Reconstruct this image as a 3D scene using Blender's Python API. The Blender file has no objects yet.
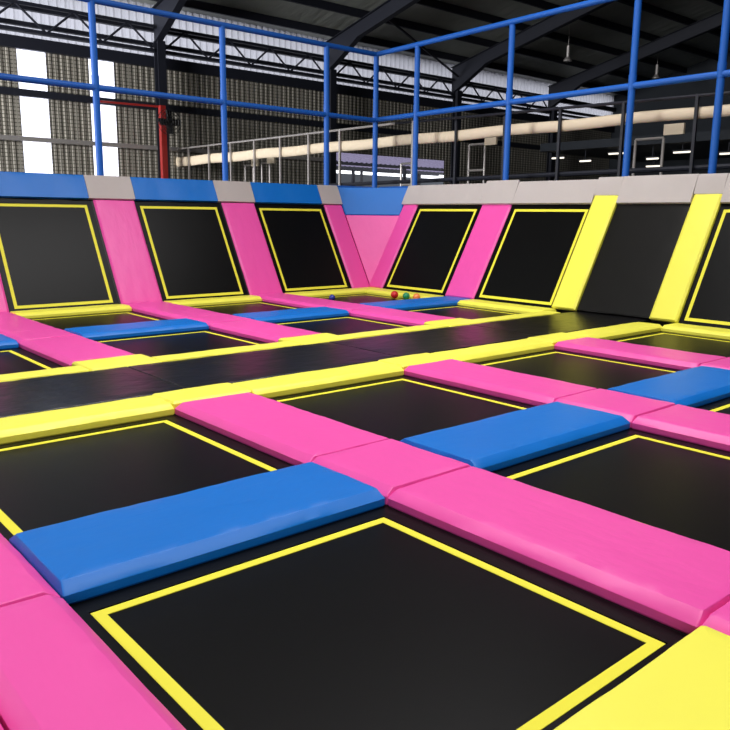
import bpy, bmesh, math, random
from mathutils import Matrix, Vector
random.seed(7)
SC = bpy.context.scene
COL = SC.collection
R = math.radians

# ------------------------------------------------------------------ camera
cam = bpy.data.objects.new('camera', bpy.data.cameras.new('camera'))
COL.objects.link(cam)
cam.data.sensor_width = 36
cam.data.lens = 36 * 766.23 / 730
cam.data.clip_end = 300
cam.matrix_world = Matrix(((0.7588, 0.1160, -0.6403, -1.075),
                           (-0.6512, 0.1531, -0.7440, -0.640),
                           (0.0113, 0.9814, 0.1915, 1.600),
                           (0, 0, 0, 1)))
cam.rotation_euler = cam.matrix_world.to_euler()
SC.camera = cam

# ------------------------------------------------------------------ world, lights, exposure
W = bpy.data.worlds.new('world'); SC.world = W; W.use_nodes = True
W.node_tree.nodes['Background'].inputs['Color'].default_value = (.92, .94, 1.0, 1)
W.node_tree.nodes['Background'].inputs['Strength'].default_value = 3.2

def area(name, loc, aim, sx, sy, power, col=(1, 1, 1), spread=180):
    l = bpy.data.lights.new(name, 'AREA'); l.shape = 'RECTANGLE'; l.size = sx; l.size_y = sy
    l.energy = power; l.color = col; l.spread = R(spread)
    o = bpy.data.objects.new(name, l); COL.objects.link(o); o.location = loc
    o.rotation_euler = (Vector(aim) - Vector(loc)).to_track_quat('-Z', 'Y').to_euler()
    return o
# daylight through the roof sheets over the courts, and through the big open side behind the camera; the last is added fill
area('skylight_front', (2.5, 0.0, 10.2), (2.5, 1.5, 0), 11, 2.4, 545, (1, .98, .97), 150)
area('skylight_rear', (4.5, 6.5, 10.0), (4.5, 7.5, 0), 11, 2.4, 620, (1, .98, .98), 130)
area('open_side', (-7.5, -5.0, 4.2), (5.0, 8.0, 0.6), 8, 4.5, 260, (1, .98, .97), 150)
area('left_fill', (-13, 17, 4.8), (1, 24.0, 8.6), 8, 5, 4200, (.97, .98, 1), 125)  # added fill, no opening there; brightens the back wall and roof

SC.view_settings.view_transform = 'Standard'
SC.view_settings.look = 'None'
SC.view_settings.exposure = 0.0
SC.view_settings.gamma = 1
SC.view_settings.use_curve_mapping = False

# ------------------------------------------------------------------ materials
def lin(c):
    return tuple(((x / 255) / 12.92 if x / 255 <= .04045 else ((x / 255 + .055) / 1.055) ** 2.4) for x in c) + (1,)

def mat(name, rgb, rough=.5, metal=0, spec=.5, bump=0, bscale=(8, 8, 8), bdist=.01, var=0, vscale=3.0,
        coat=0, emis=None, estr=0, sheen=0, fine=0):
    m = bpy.data.materials.new(name); m.use_nodes = True
    nt = m.node_tree; b = nt.nodes['Principled BSDF']
    b.inputs['Base Color'].default_value = lin(rgb)
    b.inputs['Roughness'].default_value = rough
    b.inputs['Metallic'].default_value = metal
    b.inputs['Specular IOR Level'].default_value = spec
    if coat: b.inputs['Coat Weight'].default_value = coat; b.inputs['Coat Roughness'].default_value = .35
    if sheen: b.inputs['Sheen Weight'].default_value = sheen
    if emis: b.inputs['Emission Color'].default_value = lin(emis); b.inputs['Emission Strength'].default_value = estr
    tc = nt.nodes.new('ShaderNodeTexCoord')
    if var:
        n = nt.nodes.new('ShaderNodeTexNoise'); n.inputs['Scale'].default_value = vscale
        n.inputs['Detail'].default_value = 6
        nt.links.new(tc.outputs['Object'], n.inputs['Vector'])
        mr = nt.nodes.new('ShaderNodeMapRange'); mr.inputs['To Min'].default_value = 1 - var
        mr.inputs['To Max'].default_value = 1 + var
        nt.links.new(n.outputs['Fac'], mr.inputs['Value'])
        hs = nt.nodes.new('ShaderNodeHueSaturation'); hs.inputs['Color'].default_value = lin(rgb)
        nt.links.new(mr.outputs['Result'], hs.inputs['Value'])
        nt.links.new(hs.outputs['Color'], b.inputs['Base Color'])
    prev = None
    if bump:
        mp = nt.nodes.new('ShaderNodeMapping'); mp.inputs['Scale'].default_value = bscale
        n = nt.nodes.new('ShaderNodeTexNoise'); n.inputs['Scale'].default_value = 1; n.inputs['Detail'].default_value = 3
        bp = nt.nodes.new('ShaderNodeBump'); bp.inputs['Strength'].default_value = bump; bp.inputs['Distance'].default_value = bdist
        nt.links.new(tc.outputs['Object'], mp.inputs['Vector']); nt.links.new(mp.outputs['Vector'], n.inputs['Vector'])
        nt.links.new(n.outputs['Fac'], bp.inputs['Height']); nt.links.new(bp.outputs['Normal'], b.inputs['Normal'])
        prev = bp
    if fine:
        n = nt.nodes.new('ShaderNodeTexNoise'); n.inputs['Scale'].default_value = fine; n.inputs['Detail'].default_value = 2
        bp = nt.nodes.new('ShaderNodeBump'); bp.inputs['Strength'].default_value = .25; bp.inputs['Distance'].default_value = .001
        nt.links.new(tc.outputs['Object'], n.inputs['Vector']); nt.links.new(n.outputs['Fac'], bp.inputs['Height'])
        if prev: nt.links.new(prev.outputs['Normal'], bp.inputs['Normal'])
        nt.links.new(bp.outputs['Normal'], b.inputs['Normal'])
    return m

PINK = mat('pink_vinyl', (238, 82, 170), .4, spec=.45, bump=.8, bscale=(5, 2.2, 3), bdist=.012, var=.03, fine=220)
YEL = mat('yellow_vinyl', (248, 242, 88), .42, spec=.4, bump=.45, bscale=(3, 6, 3), bdist=.01, var=.02, fine=220)
BLU = mat('blue_vinyl', (8, 110, 200), .42, spec=.35, bump=.5, bscale=(3, 6, 3), bdist=.012, var=.05, fine=220)
GRY = mat('grey_vinyl', (186, 178, 174), .5, spec=.35, bump=.5, bscale=(7, 3, 5), bdist=.012, var=.04)
BLKV = mat('black_vinyl', (15, 14, 16), .3, spec=.3, bump=.5, bscale=(4, 7, 4), bdist=.02, var=.1)
BLKW = mat('black_wall_vinyl', (15, 14, 12), .45, spec=.2, bump=.3, bscale=(4, 2, 4), bdist=.015, var=.1)
BED = mat('woven_black_bed', (7, 7, 7), .36, spec=.14, var=.12, vscale=4, bump=.2, bscale=(1.5, 1.5, 1.5), bdist=.01, fine=320)
LINE = mat('yellow_marking', (238, 230, 66), .6, spec=.3, var=.03, fine=300)
STEEL = mat('black_steel', (22, 22, 24), .5, spec=.4)
DECK = mat('black_deck', (16, 16, 17), .8, spec=.2)
BPIPE = mat('blue_padding', (24, 94, 186), .5, spec=.4, var=.05, vscale=8)
DSTEEL = mat('dark_steel_and_shaded_rail', (30, 32, 42), .55, spec=.4, var=.1)  # own dark paint, but on the right part of the railing it stands for shade
GALV = mat('galvanised_steel', (178, 172, 168), .4, metal=.5, var=.06)
WHITEP = mat('white_paint', (225, 222, 218), .5)
BOLS = mat('cream_bolster', (232, 214, 186), .6, bump=.5, bscale=(6, 4, 6), bdist=.02, var=.04)
REDP = mat('red_paint', (150, 34, 30), .5, var=.08)
FOIL = mat('foil_roof', (165, 168, 160), .4, metal=.25, bump=.8, bscale=(3, .8, 3), bdist=.05, var=.2, vscale=1.5)
CONC = mat('concrete', (70, 68, 66), .8, var=.1)
DARKW = mat('dark_cladding', (30, 36, 44), .7, var=.15)
BALLR = mat('red_plastic', (205, 30, 38), .35); BALLG = mat('green_plastic', (20, 140, 90), .35)
BALLO = mat('orange_plastic', (245, 140, 70), .35); BALLB = mat('blue_plastic', (40, 50, 150), .35)

def corrugated_mat(name, rgb):
    m = mat(name, rgb, .55, metal=.15, var=.12, vscale=.7)
    nt = m.node_tree; b = nt.nodes['Principled BSDF']
    src = b.inputs['Base Color'].links[0].from_socket
    tc = nt.nodes.new('ShaderNodeTexCoord')
    br = nt.nodes.new('ShaderNodeTexBrick'); br.offset = 0
    br.inputs['Scale'].default_value = 1; br.inputs['Brick Width'].default_value = .11; br.inputs['Row Height'].default_value = .11
    br.inputs['Mortar Size'].default_value = .016
    br.inputs['Color1'].default_value = (1, 1, 1, 1); br.inputs['Color2'].default_value = (.9, .9, .9, 1); br.inputs['Mortar'].default_value = (.3, .3, .28, 1)
    mp = nt.nodes.new('ShaderNodeMapping'); mp.inputs['Rotation'].default_value = (R(90), 0, 0)
    nt.links.new(tc.outputs['Object'], mp.inputs['Vector']); nt.links.new(mp.outputs['Vector'], br.inputs['Vector'])
    mx = nt.nodes.new('ShaderNodeMixRGB'); mx.blend_type = 'MULTIPLY'; mx.inputs['Fac'].default_value = 1
    nt.links.new(src, mx.inputs['Color1']); nt.links.new(br.outputs['Color'], mx.inputs['Color2'])
    nt.links.new(mx.outputs['Color'], b.inputs['Base Color'])
    return m
CLAD = corrugated_mat('meshed_cladding', (168, 162, 150))

def translucent(name, rgb, frac=.9):
    m = bpy.data.materials.new(name); m.use_nodes = True; nt = m.node_tree
    nt.nodes.clear()
    o = nt.nodes.new('ShaderNodeOutputMaterial'); a = nt.nodes.new('ShaderNodeBsdfTranslucent'); d = nt.nodes.new('ShaderNodeBsdfDiffuse')
    x = nt.nodes.new('ShaderNodeMixShader'); x.inputs[0].default_value = 1 - frac
    a.inputs[0].default_value = lin(rgb); d.inputs[0].default_value = lin(rgb)
    nt.links.new(a.outputs[0], x.inputs[1]); nt.links.new(d.outputs[0], x.inputs[2]); nt.links.new(x.outputs[0], o.inputs[0])
    return m
TRANSW = translucent('translucent_wall_sheet', (245, 245, 255))
CANOPY = translucent('translucent_canopy_sheet', (104, 98, 118))
TRANSC = translucent('translucent_clerestory_sheet', (150, 150, 156))

# ------------------------------------------------------------------ mesh helpers
def link(name, bm, m, parent=None, smooth=False, recalc=True):
    if recalc: bmesh.ops.recalc_face_normals(bm, faces=bm.faces)
    me = bpy.data.meshes.new(name); bm.to_mesh(me); bm.free()
    if smooth:
        for p in me.polygons: p.use_smooth = True
    me.materials.append(m)
    o = bpy.data.objects.new(name, me); COL.objects.link(o)
    if parent: o.parent = parent
    return o

def tag(o, label=None, cat=None, group=None, kind=None):
    if label: o['label'] = label
    if cat: o['category'] = cat
    if group: o['group'] = group
    if kind: o['kind'] = kind
    return o

def empty(name, loc, rot=(0, 0, 0)):
    o = bpy.data.objects.new(name, None); COL.objects.link(o); o.location = loc; o.rotation_euler = rot
    o.empty_display_size = .2
    return o

def box(bm, x0, x1, y0, y1, z0, z1, M=None):
    vs = [bm.verts.new(Vector(p) if M is None else M @ Vector(p)) for p in
          [(x0, y0, z0), (x1, y0, z0), (x1, y1, z0), (x0, y1, z0), (x0, y0, z1), (x1, y0, z1), (x1, y1, z1), (x0, y1, z1)]]
    for f in [(3, 2, 1, 0), (4, 5, 6, 7), (0, 1, 5, 4), (1, 2, 6, 5), (2, 3, 7, 6), (3, 0, 4, 7)]:
        bm.faces.new([vs[i] for i in f])

def tube(bm, a, b, r, n=12, caps=True):
    a = Vector(a); b = Vector(b); d = (b - a).normalized()
    x = d.orthogonal().normalized(); y = d.cross(x)
    ra = [bm.verts.new(a + (x * math.cos(t) + y * math.sin(t)) * r) for t in [2 * math.pi * i / n for i in range(n)]]
    rb = [bm.verts.new(b + (x * math.cos(t) + y * math.sin(t)) * r) for t in [2 * math.pi * i / n for i in range(n)]]
    for i in range(n): bm.faces.new([ra[i], ra[(i + 1) % n], rb[(i + 1) % n], rb[i]])
    if caps: bm.faces.new(ra[::-1]); bm.faces.new(rb)

def bar(bm, a, b, w, h):
    """square bar from a to b, width w sideways, h upward"""
    a = Vector(a); b = Vector(b); d = (b - a); L = d.length; d.normalize()
    s = d.cross(Vector((0, 0, 1)))
    s = Vector((1, 0, 0)) if s.length < 1e-4 else s.normalized()
    u = s.cross(d).normalized()
    M = Matrix(((s.x, d.x, u.x, a.x), (s.y, d.y, u.y, a.y), (s.z, d.z, u.z, a.z), (0, 0, 0, 1)))
    box(bm, -w / 2, w / 2, 0, L, -h / 2, h / 2, M)

def smooth_ang(o, ang=40):
    me = o.data
    for p in me.polygons: p.use_smooth = True
    me.set_sharp_from_angle(angle=R(ang))

def cushion_bm(w, d, h, bev=(.055, .055, .055, .055), puff=.002, seed=0):
    """padded slab, origin at the centre of its underside: upright side, sewn bevel (one width per side:
    -x, +x, -y, +y), slightly domed top"""
    rnd = random.Random(seed)
    B = max(bev); cut = .8 * min(B, h * .6)
    # (share of the bevel, fixed inset, height)
    rings = [(0, .006, 0), (0, 0, .01), (0, 0, h - cut), (.06, .001, h - cut * .88), (.94, .002, h - .003), (1, .005, h),
             (1, .07, h + puff), (1, .16, h + puff * 1.4)]
    bm = bmesh.new()
    def ring(k, f, z):
        x0, x1, y0, y1 = -w / 2 + bev[0] * k + f, w / 2 - bev[1] * k - f, -d / 2 + bev[2] * k + f, d / 2 - bev[3] * k - f
        if x1 - x0 < .06 or y1 - y0 < .06: return None
        c = .012; n = 3; pts = []
        for cx, cy, a0 in ((x1 - c, y1 - c, 0), (x0 + c, y1 - c, 90), (x0 + c, y0 + c, 180), (x1 - c, y0 + c, 270)):
            for i in range(n + 1):
                t = R(a0 + 90 * i / n); pts.append((cx + c * math.cos(t), cy + c * math.sin(t)))
        out = []
        for q in range(len(pts)):
            p, e = pts[q], pts[(q + 1) % len(pts)]
            out.append(p)
            if q % (n + 1) == n:
                m = max(2, int((w if abs(p[1] - e[1]) < 1e-6 else d) / .07))
                for j in range(1, m): out.append((p[0] + (e[0] - p[0]) * j / m, p[1] + (e[1] - p[1]) * j / m))
        return out
    prev = None
    ph = [rnd.uniform(0, 6.28) for _ in range(4)]
    for ri, (k, f, z) in enumerate(rings):
        pts = ring(k, f, z)
        if pts is None: break
        vs = []
        for x, y in pts:
            q = x * 1.0 + y * 1.3
            wob = .0014 * math.sin(q * 7 + ph[0]) + .0008 * math.sin(q * 21 + ph[1])
            zz = z + (wob if ri >= 3 else 0) + (rnd.uniform(-.002, .002) if ri in (3, 4) and B > .04 else 0)
            l = math.hypot(x, y) or 1
            vs.append(bm.verts.new((x * (1 + wob * .6 / l), y * (1 + wob * .6 / l), zz)))
        if prev is None: bm.faces.new(vs[::-1])
        else:
            for i in range(len(vs)): bm.faces.new([prev[i], prev[(i + 1) % len(vs)], vs[(i + 1) % len(vs)], vs[i]])
        prev = vs
    bm.faces.new(prev)
    return bm

PN = [0]
def pad(name, u0, u1, v0, v1, m, label, cat='pad', group=None, h=.092, z=0, loc=None, rot=None, bev=None, gap=.0015):
    PN[0] += 1
    w, d = u1 - u0 - 2 * gap, v1 - v0 - 2 * gap
    if bev is None: bev = (.012, .012, .055, .055) if name in ('blue_pad', 'yellow_pad') else (.055, .055, .01, .01)
    elif not isinstance(bev, tuple): bev = (bev,) * 4
    o = link(name, cushion_bm(w, d, h, bev, seed=PN[0]), m, recalc=False)
    smooth_ang(o, 24)
    if loc is None:
        o.location = ((u0 + u1) / 2, (v0 + v1) / 2, z)
        o.rotation_euler = (0, 0, R(random.uniform(-.12, .12)))
    else: o.location = loc; o.rotation_euler = rot
    return tag(o, label, cat, group)

# ------------------------------------------------------------------ the grid
U = [1.555, 4.109, 6.664, 9.218]          # right marking line of each column of beds
V = [2.242, 4.793, 8.762, 11.313]         # far marking line of each row of beds
LU, LV = 1.581, 1.613

# ------------------------------------------------------------------ hall shell
bm = bmesh.new(); box(bm, -16, 40, -18, 24.5, -1.2, -1.0)
tag(link('floor', bm, CONC), kind='structure')
bm = bmesh.new(); box(bm, -3, 12.0, -3.2, 13.6, -1.0, -.065)
tag(link('floor', bm, DECK), kind='structure')

WV = 24.0
def corr_sheet(bm, u0, u1, z0, z1, v, amp=.014, pitch=.2):
    n = max(2, int(round((u1 - u0) / pitch)))
    prof = []
    for i in range(n):
        a = u0 + (u1 - u0) * i / n; s = (u1 - u0) / n
        prof += [(a, 0), (a + s * .35, 0), (a + s * .5, amp), (a + s * .85, amp)]
    prof.append((u1, 0))
    lo = [bm.verts.new((x, v - y, z0)) for x, y in prof]; hi = [bm.verts.new((x, v - y, z1)) for x, y in prof]
    for i in range(len(prof) - 1): bm.faces.new([lo[i], lo[i + 1], hi[i + 1], hi[i]])
WZ = 6.42
strips = [(2.05, 2.85), (4.2, 5.05), (6.6, 7.42), (8.72, 9.52)]
bm = bmesh.new()
u = -16
for a, b in strips: corr_sheet(bm, u, a, -1, WZ, WV); u = b
corr_sheet(bm, u, 17.95, -1, WZ, WV); corr_sheet(bm, 17.95, 24.7, 4.05, WZ, WV); corr_sheet(bm, 24.7, 40, -1, WZ, WV)
wall = tag(link('wall_back', bm, CLAD), kind='structure')
for i, (a, b) in enumerate(strips):
    bm = bmesh.new(); corr_sheet(bm, a, b, -1, WZ, WV, .03)
    tag(link('window_%d' % (i + 1), bm, TRANSW), kind='structure')
bm = bmesh.new(); corr_sheet(bm, -16, 40, WZ, 8.3, WV + .01, .04, .25)
tag(link('window_5', bm, TRANSC), kind='structure')
# girts on the wall
for z, t, a, b, m in ((3.72, .13, -16, 17.9, GALV), (5.03, .2, -16, 40, DSTEEL), (6.42, .34, -16, 40, DSTEEL), (6.76, .1, -16, 40, DSTEEL), (6.95, .12, -16, 40, DSTEEL), (7.45, .22, -16, 40, DSTEEL)):
    bm = bmesh.new(); box(bm, a, b, WV - .2, WV - .03, z - t / 2, z + t / 2)
    link('girt', bm, m, wall)
bm = bmesh.new(); box(bm, -16.2, -16, -18, 24.2, -1, 9)
box(bm, -16.2, -16, -12, 18, 9, 12.6)
tag(link('wall_left', bm, DARKW), kind='structure')
bm = bmesh.new(); box(bm, 38, 38.2, -18, 24.2, -1, 14)
tag(link('wall_right', bm, DARKW), kind='structure')
bm = bmesh.new(); box(bm, -16, 38, -18.2, -18, -1, 9)
tag(link('wall_front', bm, DARKW), kind='structure')

# roof: rises from the eave over wall_back to a ridge, then falls
SL = .235
def zroof(v): return 8.15 + (24.2 - v) * SL if v > 3 else 8.15 + 21.2 * SL - (3 - v) * SL
bm = bmesh.new()
for a, b in ((24.3, 3), (3, -18.2)):
    q = [bm.verts.new(p) for p in [(-16.2, a, zroof(a)), (38.2, a, zroof(a)), (38.2, b, zroof(b)), (-16.2, b, zroof(b))]]
    bm.faces.new(q)
    q2 = [bm.verts.new(p) for p in [(-16.2, a, zroof(a) + .1), (38.2, a, zroof(a) + .1), (38.2, b, zroof(b) + .1), (-16.2, b, zroof(b) + .1)]]
    bm.faces.new(q2[::-1])
roof = tag(link('ceiling', bm, FOIL, recalc=False), kind='structure')
v = 23.2
while v > -16:
    bm = bmesh.new(); z = zroof(v); box(bm, -16, 38, v - .05, v + .05, z - .27, z - .01)
    link('purlin', bm, DSTEEL, roof); v -= 1.62

# portal frames: column + haunched rafter
UC = [-3.15, 3.85, 10.85, 17.85, 24.85, 31.85]
cl = ['dark steel hall column carrying the roof left of the tall windows', 'dark steel hall column between window strips left of frame',
      'dark steel hall column beside the red post and wall fan', 'dark steel hall column seen behind blue pole, left of the open doorway',
      'dark steel hall column at right side of the open doorway', 'dark steel hall column farthest right along the cladded wall']
for k, uc in enumerate(UC):
    if k < 2: continue
    t = empty('portal_frame', (uc, 23.55, -1)); tag(t, cl[k], 'column', 'roof frames of the hall')
    bm = bmesh.new()
    for x0, x1, y0, y1 in ((-.14, .14, -.24, -.21), (-.14, .14, .01, .04), (-.012, .012, -.21, .01)): box(bm, x0, x1, y0, y1, 0, 8.0)
    c = link('column', bm, DSTEEL, t)
    bm = bmesh.new()
    # rafter profile with curved haunch, in local y (towards the court) and z
    top = []; bot = []
    for i in range(23):
        y = .25 - i
        vv = 23.55 + y
        zt = zroof(vv) - .28 + 1
        dep = .5 + max(0, .6 * (1 + y / 1.6)) if y < 0 else 1.1
        top.append((y, zt)); bot.append((y, zt - dep))
    for x0, x1, pt in ((-.012, .012, None),):
        for i in range(len(top) - 1):
            a = [bm.verts.new((sx, *p)) for sx in (x0, x1) for p in (bot[i], bot[i + 1], top[i + 1], top[i])]
            bm.faces.new(a[:4][::-1]); bm.faces.new(a[4:])
    for prof, dz in ((top, .02), (bot, -.02)):
        for i in range(len(prof) - 1):
            (y0, z0), (y1, z1) = prof[i], prof[i + 1]
            a = [bm.verts.new(p) for p in [(-.12, y0, z0), (.12, y0, z0), (.12, y1, z1), (-.12, y1, z1), (-.12, y0, z0 + dz), (.12, y0, z0 + dz), (.12, y1, z1 + dz), (-.12, y1, z1 + dz)]]
            for f in [(3, 2, 1, 0), (4, 5, 6, 7), (0, 1, 5, 4), (1, 2, 6, 5), (2, 3, 7, 6), (3, 0, 4, 7)]: bm.faces.new([a[i2] for i2 in f])
    link('rafter', bm, DSTEEL, t)
# lattice trusses between the columns, under the eave
tl = ['zigzag steel lattice truss in front of the two bright window strips', 'zigzag steel lattice truss between the fan column and the next column',
      'zigzag steel lattice truss above the open doorway', 'zigzag steel lattice truss right of the open doorway']
for k in range(4):
    a, b = UC[k + 1] + .141, UC[k + 2] - .141
    t = empty('lattice_truss', ((a + b) / 2, 23.57, 6.72)); tag(t, tl[k], 'truss', 'lattice trusses along the eave')
    L = b - a; h = .72
    for nm, z in (('bottom_chord', 0), ('top_chord', h)):
        bm = bmesh.new(); box(bm, -L / 2, L / 2, -.05, .05, z - .045, z + .045); link(nm, bm, DSTEEL, t)
    bm = bmesh.new(); n = 8
    for i in range(n):
        x0 = -L / 2 + L * i / n; x1 = x0 + L / n
        z0, z1 = (0, h) if i % 2 == 0 else (h, 0)
        tube(bm, (x0, 0, z0), (x1, 0, z1), .034, 8)
    link('web', bm, DSTEEL, t)
bm = bmesh.new(); tube(bm, (17.9, 20.6, 8.45), (24.7, 23.3, 7.55), .045, 8)
tag(link('brace_rod', bm, DSTEEL), 'thin diagonal brace rod under the roof above the open doorway', 'brace')

# ------------------------------------------------------------------ outside the doorway: low canopy roofs
for i, (v0, z0, v1, z1) in enumerate(((25.0, 4.45, 27.6, 4.05), (28.4, 4.45, 31.4, 4.15), (32.6, 4.8, 37, 4.52))):
    bm = bmesh.new(); corr_sheet(bm, 15, 34, 0, 1, 0, .04, .3)
    for w in bm.verts:
        f = w.co.z; w.co = Vector((w.co.x, v0 + (v1 - v0) * f, z0 + (z1 - z0) * f + w.co.y))
    tag(link('canopy_roof', bm, CANOPY), ['corrugated canopy roof seen through the doorway, nearest one', 'corrugated canopy roof seen through the doorway, middle one', 'corrugated canopy roof seen through the doorway, farthest one'][i], 'canopy', 'canopy roofs outside the doorway')
for i, (vv, zz) in enumerate(((28.0, 4.0), (32.0, 4.1), (37.2, 4.4))):
    bm = bmesh.new(); box(bm, 15, 38, vv - .06, vv + .06, zz - .09, zz + .09)
    for k in range(5): box(bm, 16 + k * 5, 16.14 + k * 5, vv - .06, vv + .06, -1, zz - .09)
    tag(link('canopy_frame', bm, DSTEEL), ['dark steel frame under the nearest canopy outside the doorway', 'dark steel frame under the middle canopy outside the doorway', 'dark steel frame under the farthest canopy outside the doorway'][i], 'frame', 'canopy frames outside the doorway')
bm = bmesh.new(); box(bm, 12, 44, 24.6, 48, -1.1, -1.0)
tag(link('floor', bm, CONC), kind='structure')
bm = bmesh.new(); box(bm, 12, 44, 41.5, 41.7, -1, 4.42)
tag(link('wall_outside', bm, DARKW), kind='structure')

# ------------------------------------------------------------------ red post, fan, pipes
t = empty('red_post', (10.58, 22.9, -1)); tag(t, 'red steel post with a thin red pipe beside the dark hall column', 'post')
bm = bmesh.new(); box(bm, -.09, .09, -.08, .08, 0, 5.95); link('post', bm, REDP, t)
bm = bmesh.new(); tube(bm, (-1.9, .3, 5.92), (.1, .05, 5.92), .035, 8); link('pipe', bm, REDP, t)
FS = .8
t = empty('wall_fan', (10.62, 22.5, 4.42)); tag(t, 'dark round wall fan mounted on the red post', 'fan')
bm = bmesh.new()
for rr in (.08, .17, .26, .34, .40):
    n = 24
    for i in range(n):
        p = [(rr * math.cos(2 * math.pi * j / n), -.1 if rr < .4 else 0, rr * math.sin(2 * math.pi * j / n)) for j in (i, i + 1)]
        tube(bm, p[0], p[1], .009, 5)
for i in range(16):
    a = 2 * math.pi * i / 16; tube(bm, (.05 * math.cos(a), -.1, .05 * math.sin(a)), (.4 * math.cos(a), 0, .4 * math.sin(a)), .006, 5)
link('guard', bm, STEEL, t)
bm = bmesh.new()
for i in range(4):
    a = 2 * math.pi * i / 4; M = Matrix.Rotation(-a, 4, 'Y') @ Matrix.Rotation(R(20), 4, 'X')
    box(bm, .03, .36, -.01, .01, -.1, .1, M)
link('blade', bm, STEEL, t)
bm = bmesh.new(); tube(bm, (0, 0, 0), (0, .22, 0), .1, 14); tube(bm, (0, .2, 0), (-.2, .3, -.05), .03, 8); link('motor', bm, STEEL, t)

# ------------------------------------------------------------------ walkway railing behind the right hand wall (runs in depth)
RU = 11.62
t = empty('walkway_railing', (RU, 15, -1)); tag(t, 'long walkway railing with a cream bolster running behind the court', 'railing')
bm = bmesh.new(); y = 24.0 - 15; 
n = 40; pts = []
for i in range(n + 1):
    yy = 9.25 - 22.5 * i / n
    pts.append((0, yy, 4.32 + .012 * math.sin(yy * 2.1)))
for i in range(n): 
    a, b = pts[i], pts[i + 1]
    vs = []
    for p in (a, b):
        vs.append([bm.verts.new((p[0] + .055 * math.cos(s), p[1], p[2] + (.128 + .0035 * p[1]) * math.sin(s))) for s in [2 * math.pi * j / 12 for j in range(12)]])
    for j in range(12): bm.faces.new([vs[0][j], vs[0][(j + 1) % 12], vs[1][(j + 1) % 12], vs[1][j]])
bmesh.ops.remove_doubles(bm, verts=bm.verts, dist=.0005)
o = link('bolster', bm, BOLS, t, smooth=True); tag(o, 'cream padded bolster')
bm = bmesh.new(); tube(bm, (-.08, 9.3, 4.73), (-.08, -2.0, 4.71), .028, 8); link('top_rail', bm, GALV, t)
bm = bmesh.new(); tube(bm, (-.08, -2.0, 4.71), (-.08, -13.3, 4.5), .028, 8); link('top_rail', bm, DSTEEL, t)  # same grey rail; shade at this end is put into a darker colour
bm = bmesh.new(); tube(bm, (0, 9.3, 3.3), (0, -13.3, 3.47), .045, 8); link('bottom_rail', bm, DSTEEL, t)
vv = 24.35
k = 0
while vv > 1.8:
    bm = bmesh.new(); box(bm, -.11, -.06, vv - 15 - .025, vv - 15 + .025, 0, 4.72 if vv > 12 else 4.6); link('post', bm, GALV if vv > 12 else DSTEEL, t); vv -= 1.327  # posts further right turn dark: shade put into their colour

# white tubular frames behind the railing, with small boards
def frame_stand(u, v, w, z0, z1, label, board=None, dirv=True):
    t = empty('equipment_frame', (u, v, -1)); tag(t, label, 'equipment frame', 'white tube frames behind the railing')
    bm = bmesh.new(); r = .03
    d = Vector((0, -1, 0)) if dirv else Vector((1, 0, 0))
    A, B = Vector((0, 0, 0)), d * w
    tube(bm, A, A + Vector((0, 0, z1 + 1)), r, 8); link('upright', bm, GALV, t)
    bm = bmesh.new(); tube(bm, B, B + Vector((0, 0, z1 + 1)), r, 8)
    link('upright', bm, GALV, t)
    bm = bmesh.new(); tube(bm, A + Vector((0, 0, z1 + 1)), B + Vector((0, 0, z1 + 1)), r, 8); link('crossbar', bm, GALV, t)
    bm = bmesh.new(); tube(bm, A + Vector((0, 0, z0 + 1)), B + Vector((0, 0, z0 + 1)), r, 8)
    link('crossbar', bm, GALV, t)
    if board:
        bm = bmesh.new(); c = B + d * board[0] + Vector((0, 0, z1 + 1 + board[2])); 
        L = board[1]
        if dirv: box(bm, c.x - .03, c.x + .03, c.y - L, c.y, c.z - .09, c.z + .12)
        else: box(bm, c.x, c.x + L, c.y - .03, c.y + .03, c.z - .09, c.z + .12)
        link('board', bm, BOLS, t)
frame_stand(14, 12.9, .52, 2.75, 3.38, 'white tube frame with small cream board left of a blue pole', (0, .36, .05))
frame_stand(14, 8.28, .62, 2.6, 3.21, 'white tube frame with cream banner between the two right blue poles', (0.0, .42, .14))
frame_stand(13.0, 21.9, .5, 2.5, 3.18, 'low white tube frame with pad just right of the left blue pole', (-.1, .4, .05))
frame_stand(13.0, 20.9, .45, 2.35, 3.22, 'white tube frame with cream pad left of the tall hall column', (-.1, .4, .06))
frame_stand(14.0, 15.4, .5, 2.45, 3.02, 'thin white tube frame beside the corner blue pole in the doorway')

# dim tube lamps far across the hall
lm = mat('lamp_tube', (255, 250, 235), .5, emis=(255, 246, 228), estr=1.3)
spots = [(30, 21.7, 4.35), (30, 20.2, 4.15), (30, 18.6, 4.4), (30, 16.9, 4.1), (30, 15.6, 4.3), (30, 13.7, 4.15), (30, 11.6, 4.35), (33, 26.5-8, 4.0)]
names = ['nearest the doorway', 'second from the doorway', 'third from the doorway', 'fourth from the doorway', 'fifth from the doorway', 'beside the banner frame', 'farthest right', 'deepest in the hall']
for (a, b, c), nm in zip(spots, names):
    t = empty('tube_lamp', (a, b, c)); tag(t, 'small lit tube lamp far across the dark hall, ' + nm, 'lamp', 'tube lamps across the hall')
    L = random.uniform(.25, .5)
    bm = bmesh.new(); tube(bm, (0, -L, 0), (0, L, 0), .035, 8); link('tube', bm, lm, t)
    bm = bmesh.new(); box(bm, -.06, .06, -L - .05, L + .05, .04, .09); link('fixture', bm, DSTEEL, t)
    bm = bmesh.new(); box(bm, -.02, .02, -.02, .02, .09, 4.6 - c); link('hanger', bm, DSTEEL, t)
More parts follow.
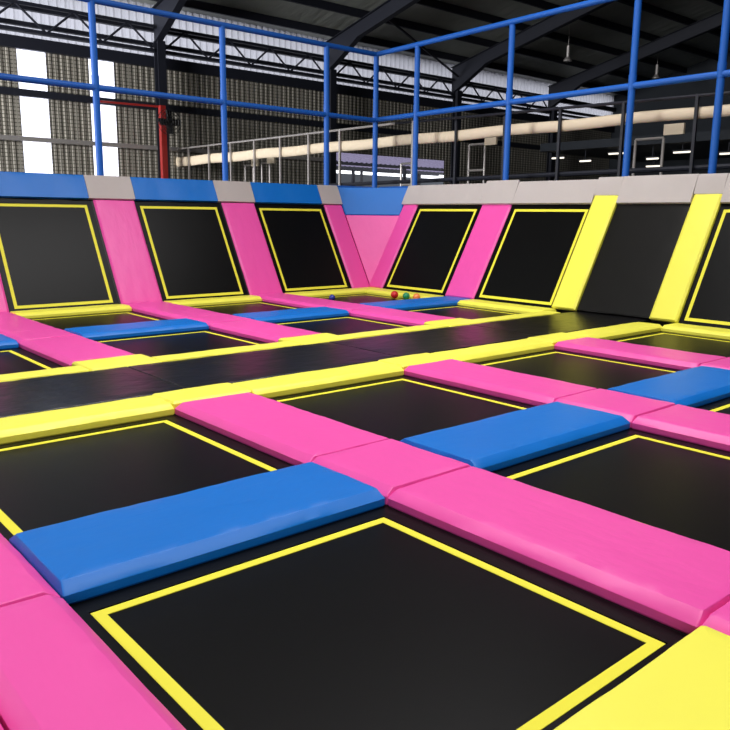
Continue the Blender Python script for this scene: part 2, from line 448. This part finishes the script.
# mezzanine the lamps hang under
bm = bmesh.new(); box(bm, 29, 37.9, -6, 22, 4.6, 4.95)
tag(link('mezzanine_deck', bm, DARKW), 'dark mezzanine deck at the far right end of the hall', 'mezzanine')
for j, (a, b, c, L) in enumerate([(26.8, 19.2, 8.05, .75), (33.3, 18.9, 8.1, .7)]):
    t = empty('pendant_lamp', (a, b, c)); tag(t, ['unlit pendant lamp hanging from the roof above the second pole from the right', 'small unlit pendant lamp hanging just above the mid rail, far right'][j], 'lamp', 'pendant lamps')
    bm = bmesh.new(); tube(bm, (0, 0, 0), (0, 0, zroof(b) - c), .008, 8); tube(bm, (0, 0, 0), (0, 0, .45), .07, 8); link('stem', bm, GALV, t)
    bm = bmesh.new()
    n = 16; prof = [(.07, .02), (.12, -.04), (.18, -.12), (.18, -.15)]
    rg = [[bm.verts.new((r * math.cos(2 * math.pi * i / n), r * math.sin(2 * math.pi * i / n), z)) for i in range(n)] for r, z in prof]
    for q in range(3):
        for i in range(n): bm.faces.new([rg[q][i], rg[q][(i + 1) % n], rg[q + 1][(i + 1) % n], rg[q + 1][i]])
    bm.faces.new(rg[0]); bm.faces.new(rg[-1][::-1])
    link('lamp_shade', bm, GALV, t)

# ------------------------------------------------------------------ blue pole frame around the court
PV, PU = 13.12, 11.02
poles = [(1.95, PV), (4.50, PV), (7.05, PV), (9.60, PV), (PU, PV), (PU, 11.79), (PU, 9.25), (PU, 6.66), (PU, 5.17), (PU, 2.7)]
pl = [None, 'blue padded pole standing in front of the right bright window strip', 'blue padded pole between the red post and the middle of the back wall',
      'blue padded pole behind the third slanted wall trampoline', 'blue padded pole at the inside corner of the court', 'blue padded pole just right of the corner pole',
      'blue padded pole behind the grey cap right of the pink wall strip', 'blue padded pole above the yellow strip left of black wall pad', 'blue padded pole farthest right in the photo', None]
for (a, b), lb in zip(poles, pl):
    if lb is None: continue
    bm = bmesh.new(); tube(bm, (0, 0, 0), (0, 0, 6.05), .059, 16)
    # a foam collar at the rail joint
    tube(bm, (0, 0, 4.62), (0, 0, 4.84), .066, 16)
    o = link('padded_pole', bm, BPIPE); smooth_ang(o, 50); o.location = (a, b, -.9)
    tag(o, lb, 'pole', 'blue poles of the court frame')
def rail(name, a, b, r, lb):
    bm = bmesh.new(); a = Vector(a); b = Vector(b); tube(bm, a * 0, b - a, r, 14)
    o = link(name, bm, BPIPE); smooth_ang(o, 50); o.location = a
    tag(o, lb, 'rail', 'blue rails of the court frame')
rail('padded_rail', (-2, PV, 3.74), (PU, PV, 3.74), .054, 'blue padded middle rail along the back wall poles')
rail('padded_rail', (-2, PV, 5.17), (PU, PV, 5.17), .054, 'blue padded top rail along the back wall poles')
rail('padded_rail', (PU, PV, 3.75), (PU, 0, 3.78), .054, 'blue padded middle rail along the right hand poles')
rail('padded_rail', (PU, PV, 5.17), (PU, 0, 5.30), .054, 'blue padded top rail along the right hand poles')
rail('padded_rail', (PU + .12, PV - .06, 2.21), (PU + .12, 0, 2.21), .05, 'blue base rail just behind the grey caps of right wall')
rail('padded_rail', (9.7, PV + .12, 2.21), (PU + .06, PV + .12, 2.21), .05, 'short blue base rail behind the corner blue cap')

# ------------------------------------------------------------------ trampolines
def ring_bm(w0, d0, w1, d1, z0, z1):
    """flat frame between outer w0 x d0 and inner w1 x d1"""
    bm = bmesh.new()
    def q(w, d, z): return [bm.verts.new(p) for p in [(-w / 2, -d / 2, z), (w / 2, -d / 2, z), (w / 2, d / 2, z), (-w / 2, d / 2, z)]]
    ob, ib, ot, it = q(w0, d0, z0), q(w1, d1, z0), q(w0, d0, z1), q(w1, d1, z1)
    for i in range(4):
        j = (i + 1) % 4
        bm.faces.new([ot[i], ot[j], it[j], it[i]]); bm.faces.new([ib[i], ib[j], ob[j], ob[i]])
        bm.faces.new([ob[i], ob[j], ot[j], ot[i]]); bm.faces.new([it[i], it[j], ib[j], ib[i]])
    return bm
def tramp(name, loc, rot, w, d, label, group, margin=.125):
    t = empty(name, loc, rot); tag(t, label, 'trampoline', group)
    bm = bmesh.new()
    n = 14; W2, D2 = w + 2 * margin - .004, d + 2 * margin - .004
    g = [[bm.verts.new((-W2 / 2 + W2 * i / n, -D2 / 2 + D2 * j / n, -.012 * math.sin(math.pi * i / n) * math.sin(math.pi * j / n) * 0 )) for j in range(n + 1)] for i in range(n + 1)]
    for i in range(n):
        for j in range(n): bm.faces.new([g[i][j], g[i + 1][j], g[i + 1][j + 1], g[i][j + 1]])
    lowv = [bm.verts.new((x, y, -.008)) for x, y in ((-W2 / 2, -D2 / 2), (W2 / 2, -D2 / 2), (W2 / 2, D2 / 2), (-W2 / 2, D2 / 2))]
    bm.faces.new(lowv[::-1])
    link('bed', bm, BED, t, recalc=False)
    o = link('marking_line', ring_bm(w, d, w - .10, d - .10, .0005, .0035), LINE, t); o['label'] = 'yellow marking line'
    link('edge_webbing', ring_bm(w + .14, d + .14, w + .012, d + .012, .0005, .006), BED, t)
    link('frame', ring_bm(w + 2 * margin + .12, d + 2 * margin + .12, w + 2 * margin, d + 2 * margin, -.06, -.002), STEEL, t)
    return t
tn = {(0, 0): 'big black floor trampoline in the foreground, nearest of all',
      (1, 0): 'black floor trampoline right of the long foreground pink strip, in front of a blue pad',
      (0, 1): 'black floor trampoline at left behind the large foreground blue pad',
      (1, 1): 'black floor trampoline in mid picture touching the walkway, left of second pink strip',
      (2, 1): 'black floor trampoline between the second and third near pink strips',
      (2, 0): 'sliver of black floor trampoline at the right edge below a blue pad',
      (3, 1): 'black floor trampoline at foot of the right wall, this side of the walkway',
      (0, 2): 'black floor trampoline at far left edge just beyond the walkway',
      (1, 2): 'black floor trampoline beyond the walkway between first and second far pink strips',
      (2, 2): 'black floor trampoline beyond the walkway, second full one from the left',
      (3, 2): 'black floor trampoline beyond the walkway at the foot of the right wall',
      (1, 3): 'thin looking black floor trampoline at the foot of the left wall trampoline',
      (2, 3): 'thin looking black floor trampoline at the foot of the middle back wall trampoline',
      (3, 3): 'black floor trampoline in the far corner beside the balls'}
for (c, r), lb in tn.items():
    lu = LU + (.02 if c == 0 else 0)
    tramp('floor_trampoline', (U[c] - lu / 2, V[r] - LV / 2, 0), (0, 0, 0), lu, LV, lb, 'floor trampolines')
SLANT = math.atan2(1.62, .93); LS = 1.86
AV, AZ = 11.90, .11          # foot line of the back wall beds
BU, BZ = 9.81, .135          # foot line of the right wall beds
cs, sn = math.cos(SLANT), math.sin(SLANT)
rotA, rotB = (SLANT, 0, 0), (SLANT, 0, R(-90))
def PA(u, s, n=0): return (u, AV + cs * s - sn * n, AZ + sn * s + cs * n)
def PB(v, s, n=0): return (BU + cs * s - sn * n, v, BZ + sn * s + cs * n)
for c, lb in ((1, 'slanted black wall trampoline farthest left on the back wall'), (2, 'slanted black wall trampoline in the middle of the back wall'), (3, 'slanted black wall trampoline on the back wall beside the corner')):
    tramp('wall_trampoline', PA(U[c] - LU / 2, LS / 2), rotA, LU, LS, lb, 'slanted wall trampolines', .1)
for r, lb in ((3, 'slanted black wall trampoline right of the corner, above the balls'), (2, 'slanted black wall trampoline between a pink and a yellow wall strip'), (1, 'slanted black wall trampoline cut by the right edge of the photo')):
    tramp('wall_trampoline', PB(V[r] - LV / 2, LS / 2), rotB, LV, LS, lb, 'slanted wall trampolines', .1)

# backing boards behind the slanted beds
bm = bmesh.new(); box(bm, -.8, 10.6, -.1, 2.15, -.14, -.07); o = tag(link('trim_1', bm, DECK), kind='structure'); o.location = PA(0, 0); o.rotation_euler = rotA
bm = bmesh.new(); box(bm, -12.6, -1.6, -.1, 2.15, -.14, -.07); o = tag(link('trim_2', bm, DECK), kind='structure'); o.location = PB(0, 0); o.rotation_euler = rotB

# ------------------------------------------------------------------ floor pads
B0, B1 = 2.36, 3.10            # blue pad band between row 0 and row 1
F0, F1 = 8.88, 9.60            # blue pad band between row 2 and row 3
N0, N1 = 4.90, 5.31            # near yellow border of the walkway
Y0, Y1 = 6.66, 7.02            # far yellow border
def strip(c): return (U[c] + .128, U[c] + .885)
GP, GB, GY = 'pink floor pads', 'blue floor pads', 'yellow floor pads'
# foreground strip P0 at the lower left
pad('pink_pad', -.53, -.115, B1 + .03, N0, PINK, 'pink floor pad at left edge beyond the joint beside the big blue pad', group=GP)
pad('pink_pad', -.53, -.115, B0, B1 + .03, PINK, 'short pink floor pad at left edge butting the end of the big blue pad', group=GP)
pad('pink_pad', -.53, -.115, .55, B0, PINK, 'pink floor pad in the lower left corner beside the foreground trampoline', group=GP)
pad('pink_pad', -.98, -.54, .55, B0, PINK, 'outermost pink floor pad at the very lower left corner', group=GP)
names = {0: 'long foreground', 1: 'second near', 2: 'third near'}
for c in (0, 1, 2):
    a, b = strip(c)
    if c == 0:
        pad('pink_pad', a, b, .08, .57, PINK, 'pink floor pad at the lower right edge behind the yellow foreground pad', group=GP)
    pad('pink_pad', a, b, .57, B0, PINK, ['long pink floor pad between the foreground trampoline and the one right of it', 'pink floor pad running off the right edge from the second strip', 'pink floor pad running off the right edge from the third strip'][c], group=GP)
    pad('pink_pad', a, b, B0, B1, PINK, ['short pink joint pad between two blue pads, in the picture centre', 'short pink joint pad between two blue pads, right of centre', 'short pink joint pad at the right edge beside a blue pad end'][c], group=GP, h=.095)
    pad('pink_pad', a, b, B1, N0 + .02, PINK, ['pink floor pad from walkway to blue pad, right of the left trampoline', 'pink floor pad from walkway to blue pads, in mid picture', 'pink floor pad from walkway towards right edge, nearest the right wall'][c], group=GP)
pad('yellow_pad', -.11, U[0] + .115, .06, .555, YEL, 'yellow floor pad in the lower right corner before the foreground trampoline', group=GY, h=.096, bev=(.01, .03, .05, .02))
# blue pads, near field
bl = ['large blue floor pad in the foreground at left', 'blue floor pad between the two middle trampolines, right of centre', 'blue floor pad at the right edge between second and third pink strips']
for c in range(3):
    pad('blue_pad', U[c] - LU - (.086 if c == 0 else .084), strip(c)[0] - .003, B0, B1, BLU, bl[c], group=GB)
# aisle near border: long pieces and joint tiles
yl = ['at the left edge, near side of the walkway', 'in front of the middle trampoline, near side of the walkway', 'right of centre, near side of the walkway', 'meeting the right wall, near side of the walkway']
yj = ['over the head of the first near pink strip', 'over the head of the second near pink strip', 'over the head of the third near pink strip']
x = -.95
for c in range(4):
    e = strip(c)[0] if c < 3 else 9.42
    pad('yellow_pad', x, e, N0, N1, YEL, 'long yellow floor pad ' + yl[c], group=GY, bev=(.006, .006, .05, .01))
    if c < 3:
        pad('yellow_pad', e, strip(c)[1], N0 + .03, N1 + .03, YEL, 'short yellow joint pad ' + yj[c], group=GY, h=.098, bev=(.01, .01, .02, .012))
        x = strip(c)[1]
yl = ['at the left edge, far side of the walkway', 'left of centre, far side of the walkway', 'in mid picture, far side of the walkway', 'meeting the right wall, far side of the walkway']
yj = ['over the foot of the first far pink strip', 'over the foot of the second far pink strip', 'over the foot of the third far pink strip']
x = -.95
for c in range(4):
    e = strip(c)[0] if c < 3 else 9.42
    pad('yellow_pad', x, e, Y0, Y1 - .02, YEL, 'long yellow floor pad ' + yl[c], group=GY, bev=(.006, .006, .01, .05))
    if c < 3:
        pad('yellow_pad', e, strip(c)[1], Y0 - .015, Y1 + .17, YEL, 'short yellow joint pad ' + yj[c], group=GY, h=.096, bev=(.01, .01, .01, .03))
        x = strip(c)[1]
# black walkway
kl = ['farthest left', 'second from the left', 'third from the left', 'at the foot of the black wall pad']
xs = [-.95, 2.04, 4.6, 7.14, 9.88]
for c in range(4):
    pad('walkway_pad', xs[c], xs[c + 1], N1 + .035, Y0 - .02, BLKV, 'black padded walkway section ' + kl[c], 'pad', 'black walkway sections', h=.086, bev=(.004, .004, .01, .01), gap=.002)
# far side pink strips
pf = {0: 'first', 1: 'second', 2: 'third'}
for c in range(3):
    a, b = strip(c)
    pad('pink_pad', a, b, Y1 + .182, F0, PINK, 'pink floor pad beyond the walkway, near part of the %s far strip' % pf[c], group=GP)
    pad('pink_pad', a + .004, b, F0, F1, PINK, 'short pink joint pad beside blue pads in the %s far strip' % pf[c], group=GP, h=.095)
    pad('pink_pad', a, b, F1, AV + .0, PINK, 'pink floor pad at the back wall foot, end of the %s far strip' % pf[c], group=GP)
bl = ['blue floor pad tip at the left edge beyond the walkway', 'blue floor pad beyond the walkway, between first and second far pink strips', 'blue floor pad beyond the walkway, between second and third far pink strips', 'dark blue floor pad in front of the balls, reaching the right wall']
for c in range(4):
    pad('blue_pad', U[c] - LU - .084, strip(c)[0] - .003 if c < 3 else BU - .02, F0, F1, BLU, bl[c], group=GB)
# yellow foot pads at the walls
fl = {1: 'left', 2: 'middle', 3: 'corner side'}
for c in (1, 2, 3):
    pad('yellow_pad', U[c] - LU - .11, strip(c)[0] if c < 3 else BU - .0, 11.44, 11.86, YEL, 'yellow floor pad along the foot of the %s back wall trampoline' % fl[c], group=GY)
pad('yellow_pad', 9.34, BU - .03, F1, 11.44, YEL, 'yellow floor pad along right wall foot, behind the balls', group=GY, bev=(.055, .01, .01, .01))
pad('yellow_pad', 9.34, BU - .03, Y1 - .02, F0, YEL, 'yellow floor pad along right wall foot, between blue pad and walkway', group=GY, bev=(.055, .01, .01, .01))
pad('yellow_pad', 9.34, BU - .03, 2.3, N0, YEL, 'yellow floor pad along right wall foot, running off the right edge', group=GY, bev=(.055, .01, .01, .01))

# ------------------------------------------------------------------ slanted wall pads
def wpadA(name, u0, u1, s0, s1, m, lb, g, h=.055, n=-.02):
    return pad(name, 0, u1 - u0, 0, s1 - s0, m, lb, 'pad', g, h=h, loc=PA((u0 + u1) / 2, (s0 + s1) / 2, n), rot=rotA, bev=(.03, .03, .012, .012))
def wpadB(name, v0, v1, s0, s1, m, lb, g, h=.055, n=-.02, bev=(.03, .03, .012, .012)):
    return pad(name, 0, v1 - v0, 0, s1 - s0, m, lb, 'pad', g, h=h, loc=PB((v0 + v1) / 2, (s0 + s1) / 2, n), rot=rotB, bev=bev)
GW = 'slanted wall pads'
for c, lb in ((0, 'slanted pink wall strip cut by the left edge of the photo'), (1, 'slanted pink wall strip between left and middle back wall trampolines'), (2, 'slanted pink wall strip between middle and corner side back wall trampolines')):
    wpadA('pink_wall_pad', *strip(c), -.06, 1.96, PINK, lb, GW)
wpadA('pink_wall_pad', U[3] + .11, 9.83, -.06, 1.96, PINK, 'slanted pink wall strip left of the corner triangle', GW)
wpadB('pink_wall_pad', V[2] + .10, V[3] - LV - .10, -.06, 1.96, PINK, 'slanted pink wall strip on the right wall between two trampolines', GW)
wpadB('pink_wall_pad', V[3] + .10, 11.86, -.06, 1.96, PINK, 'slanted pink wall strip right of the corner triangle', GW)
wpadB('yellow_wall_pad', 6.62, 7.09, -.06, 2.10, YEL, 'slanted yellow wall strip left of the black wall pad', GW, h=.08, n=0.0)
wpadB('yellow_wall_pad', 4.86, 5.31, -.06, 2.10, YEL, 'slanted yellow wall strip right of the black wall pad', GW, h=.08, n=0.0)
wpadB('black_wall_pad', 5.32, 6.61, -.04, 1.95, BLKW, 'wide slanted black wall pad at the end of the walkway', GW, h=.05, bev=.012)

# corner: pink triangle with a blue cap
def slab(name, pts, th, m, lb, cat, g):
    bm = bmesh.new(); P = [Vector(p) for p in pts]
    nrm = (P[1] - P[0]).cross(P[2] - P[0]).normalized()
    if nrm.z < 0: nrm = -nrm
    nrm = nrm if nrm.dot(Vector((-1, -1, .6))) > 0 else -nrm
    c = sum(P, Vector()) / len(P)
    rings = [[bm.verts.new(p - c - nrm * th * .5) for p in P], [bm.verts.new(p - c + nrm * th * .25) for p in P],
             [bm.verts.new((p - c) * (1 - .03 / max(.2, (p - c).length)) + nrm * th * .5) for p in P]]
    for k in range(2):
        for i in range(len(P)):
            j = (i + 1) % len(P); bm.faces.new([rings[k][i], rings[k][j], rings[k + 1][j], rings[k + 1][i]])
    bm.faces.new(rings[0]); bm.faces.new(rings[2])
    o = link(name, bm, m); o.location = c
    return tag(o, lb, cat, g)
def cornerpt(side, z):
    s = (z - .11) / 1.62 * .93
    return (9.84, 11.89 + s, z) if side == 'A' else (9.84 + s, 11.89, z)
slab('pink_corner_pad', [(9.84, 11.89, .11), cornerpt('B', 1.6), cornerpt('A', 1.6)], .06, PINK, 'pink triangular corner pad narrowing to the floor', 'pad', GW)
slab('blue_corner_pad', [cornerpt('A', 1.605), cornerpt('B', 1.605), cornerpt('B', 2.2), cornerpt('A', 2.2)], .06, BLU, 'blue corner pad above the pink triangle', 'pad', 'wall top caps')

# ------------------------------------------------------------------ top caps
def cap(along, a0, a1, m, lb, dz=0, off=0, zl=0):
    L = a1 - a0 - .006
    prof = [(.06 if zl else 0, 1.82 + zl), (.035 if zl else -.045, 1.845 + zl), (.06 if zl else .02, 1.99 + zl * .5), (.125, 2.19 + dz), (.14, 2.22 + dz), (.155, 2.24 + dz), (.172, 2.235 + dz), (.176, 2.2 + dz), (.176, 2.05), (.12, 1.95 + zl * .4)]
    n = max(4, int(L / .1)); bm = bmesh.new(); rows = []
    rnd = random.Random(int(a0 * 100)); ph = rnd.uniform(0, 6)
    for i in range(n + 1):
        t = -L / 2 + L * i / n; row = []
        for k, (d, z) in enumerate(prof):
            w = (.006 * math.sin(t * 7 + ph) + rnd.uniform(-.005, .005)) if k in (1, 2, 3) else 0
            row.append(bm.verts.new((t, d + w + off, z)))
        rows.append(row)
    K = len(prof)
    for i in range(n):
        for k in range(K): bm.faces.new([rows[i][k], rows[i][(k + 1) % K], rows[i + 1][(k + 1) % K], rows[i + 1][k]])
    bm.faces.new(rows[0]); bm.faces.new(rows[-1][::-1])
    o = link('cap_pad', bm, m); smooth_ang(o, 35)
    if along == 'A': o.location = ((a0 + a1) / 2, 12.88, 0)
    else: o.location = (10.76, (a0 + a1) / 2, 0.015); o.rotation_euler = (0, 0, R(-90))
    return tag(o, lb, 'pad', 'wall top caps')
cap('A', 1.0, 4.16, BLU, 'blue wall cap above the leftmost slanted trampoline')
cap('A', 4.16, 5.01, GRY, 'grey wall cap above the first full pink wall strip', .004)
cap('A', 5.01, 6.71, BLU, 'blue wall cap above the middle back wall trampoline')
cap('A', 6.71, 7.57, GRY, 'grey wall cap above the second full pink wall strip', .004)
cap('A', 7.57, 9.27, BLU, 'blue wall cap above the corner side back wall trampoline')
cap('A', 9.27, 9.83, GRY, 'grey wall cap left of the blue corner cap', .004)
cap('B', 11.45, 11.87, GRY, 'short grey wall cap right of the blue corner cap')
cap('B', 9.62, 11.45, GRY, 'creased grey wall cap above the trampoline right of the corner', .0)
cap('B', 8.82, 9.62, GRY, 'grey wall cap above the pink strip of the right wall', .045, -.01)
cap('B', 7.095, 8.82, GRY, 'grey wall cap above the trampoline between pink and yellow strips', .01)
cap('B', 5.315, 6.615, GRY, 'long grey wall cap above the black wall pad', .045, -.01)
cap('B', 6.615, 7.095, GRY, 'short grey wall cap above the left yellow strip', .04, -.01, .13)
cap('B', 4.855, 5.315, GRY, 'short grey wall cap above the right yellow strip', .04, -.01, .13)
cap('B', 3.0, 4.855, GRY, 'grey wall cap at the right edge of the photo', .04)

# ------------------------------------------------------------------ balls
def ball(u, v, r, m, lb):
    bm = bmesh.new(); bmesh.ops.create_uvsphere(bm, u_segments=24, v_segments=16, radius=r)
    o = link('ball', bm, m, smooth=True); o.location = (u, v, r + .004); tag(o, lb, 'ball', 'small plastic balls')
ball(9.17, 10.38, .075, BALLR, 'red plastic ball on the far corner trampoline')
ball(9.22, 10.1, .07, BALLG, 'green plastic ball half hidden behind the dark blue pad')
ball(9.265, 9.86, .07, BALLO, 'orange plastic ball right of the green one')
ball(7.9, 10.75, .06, BALLB, 'dark blue plastic ball at left side of the far corner trampoline')
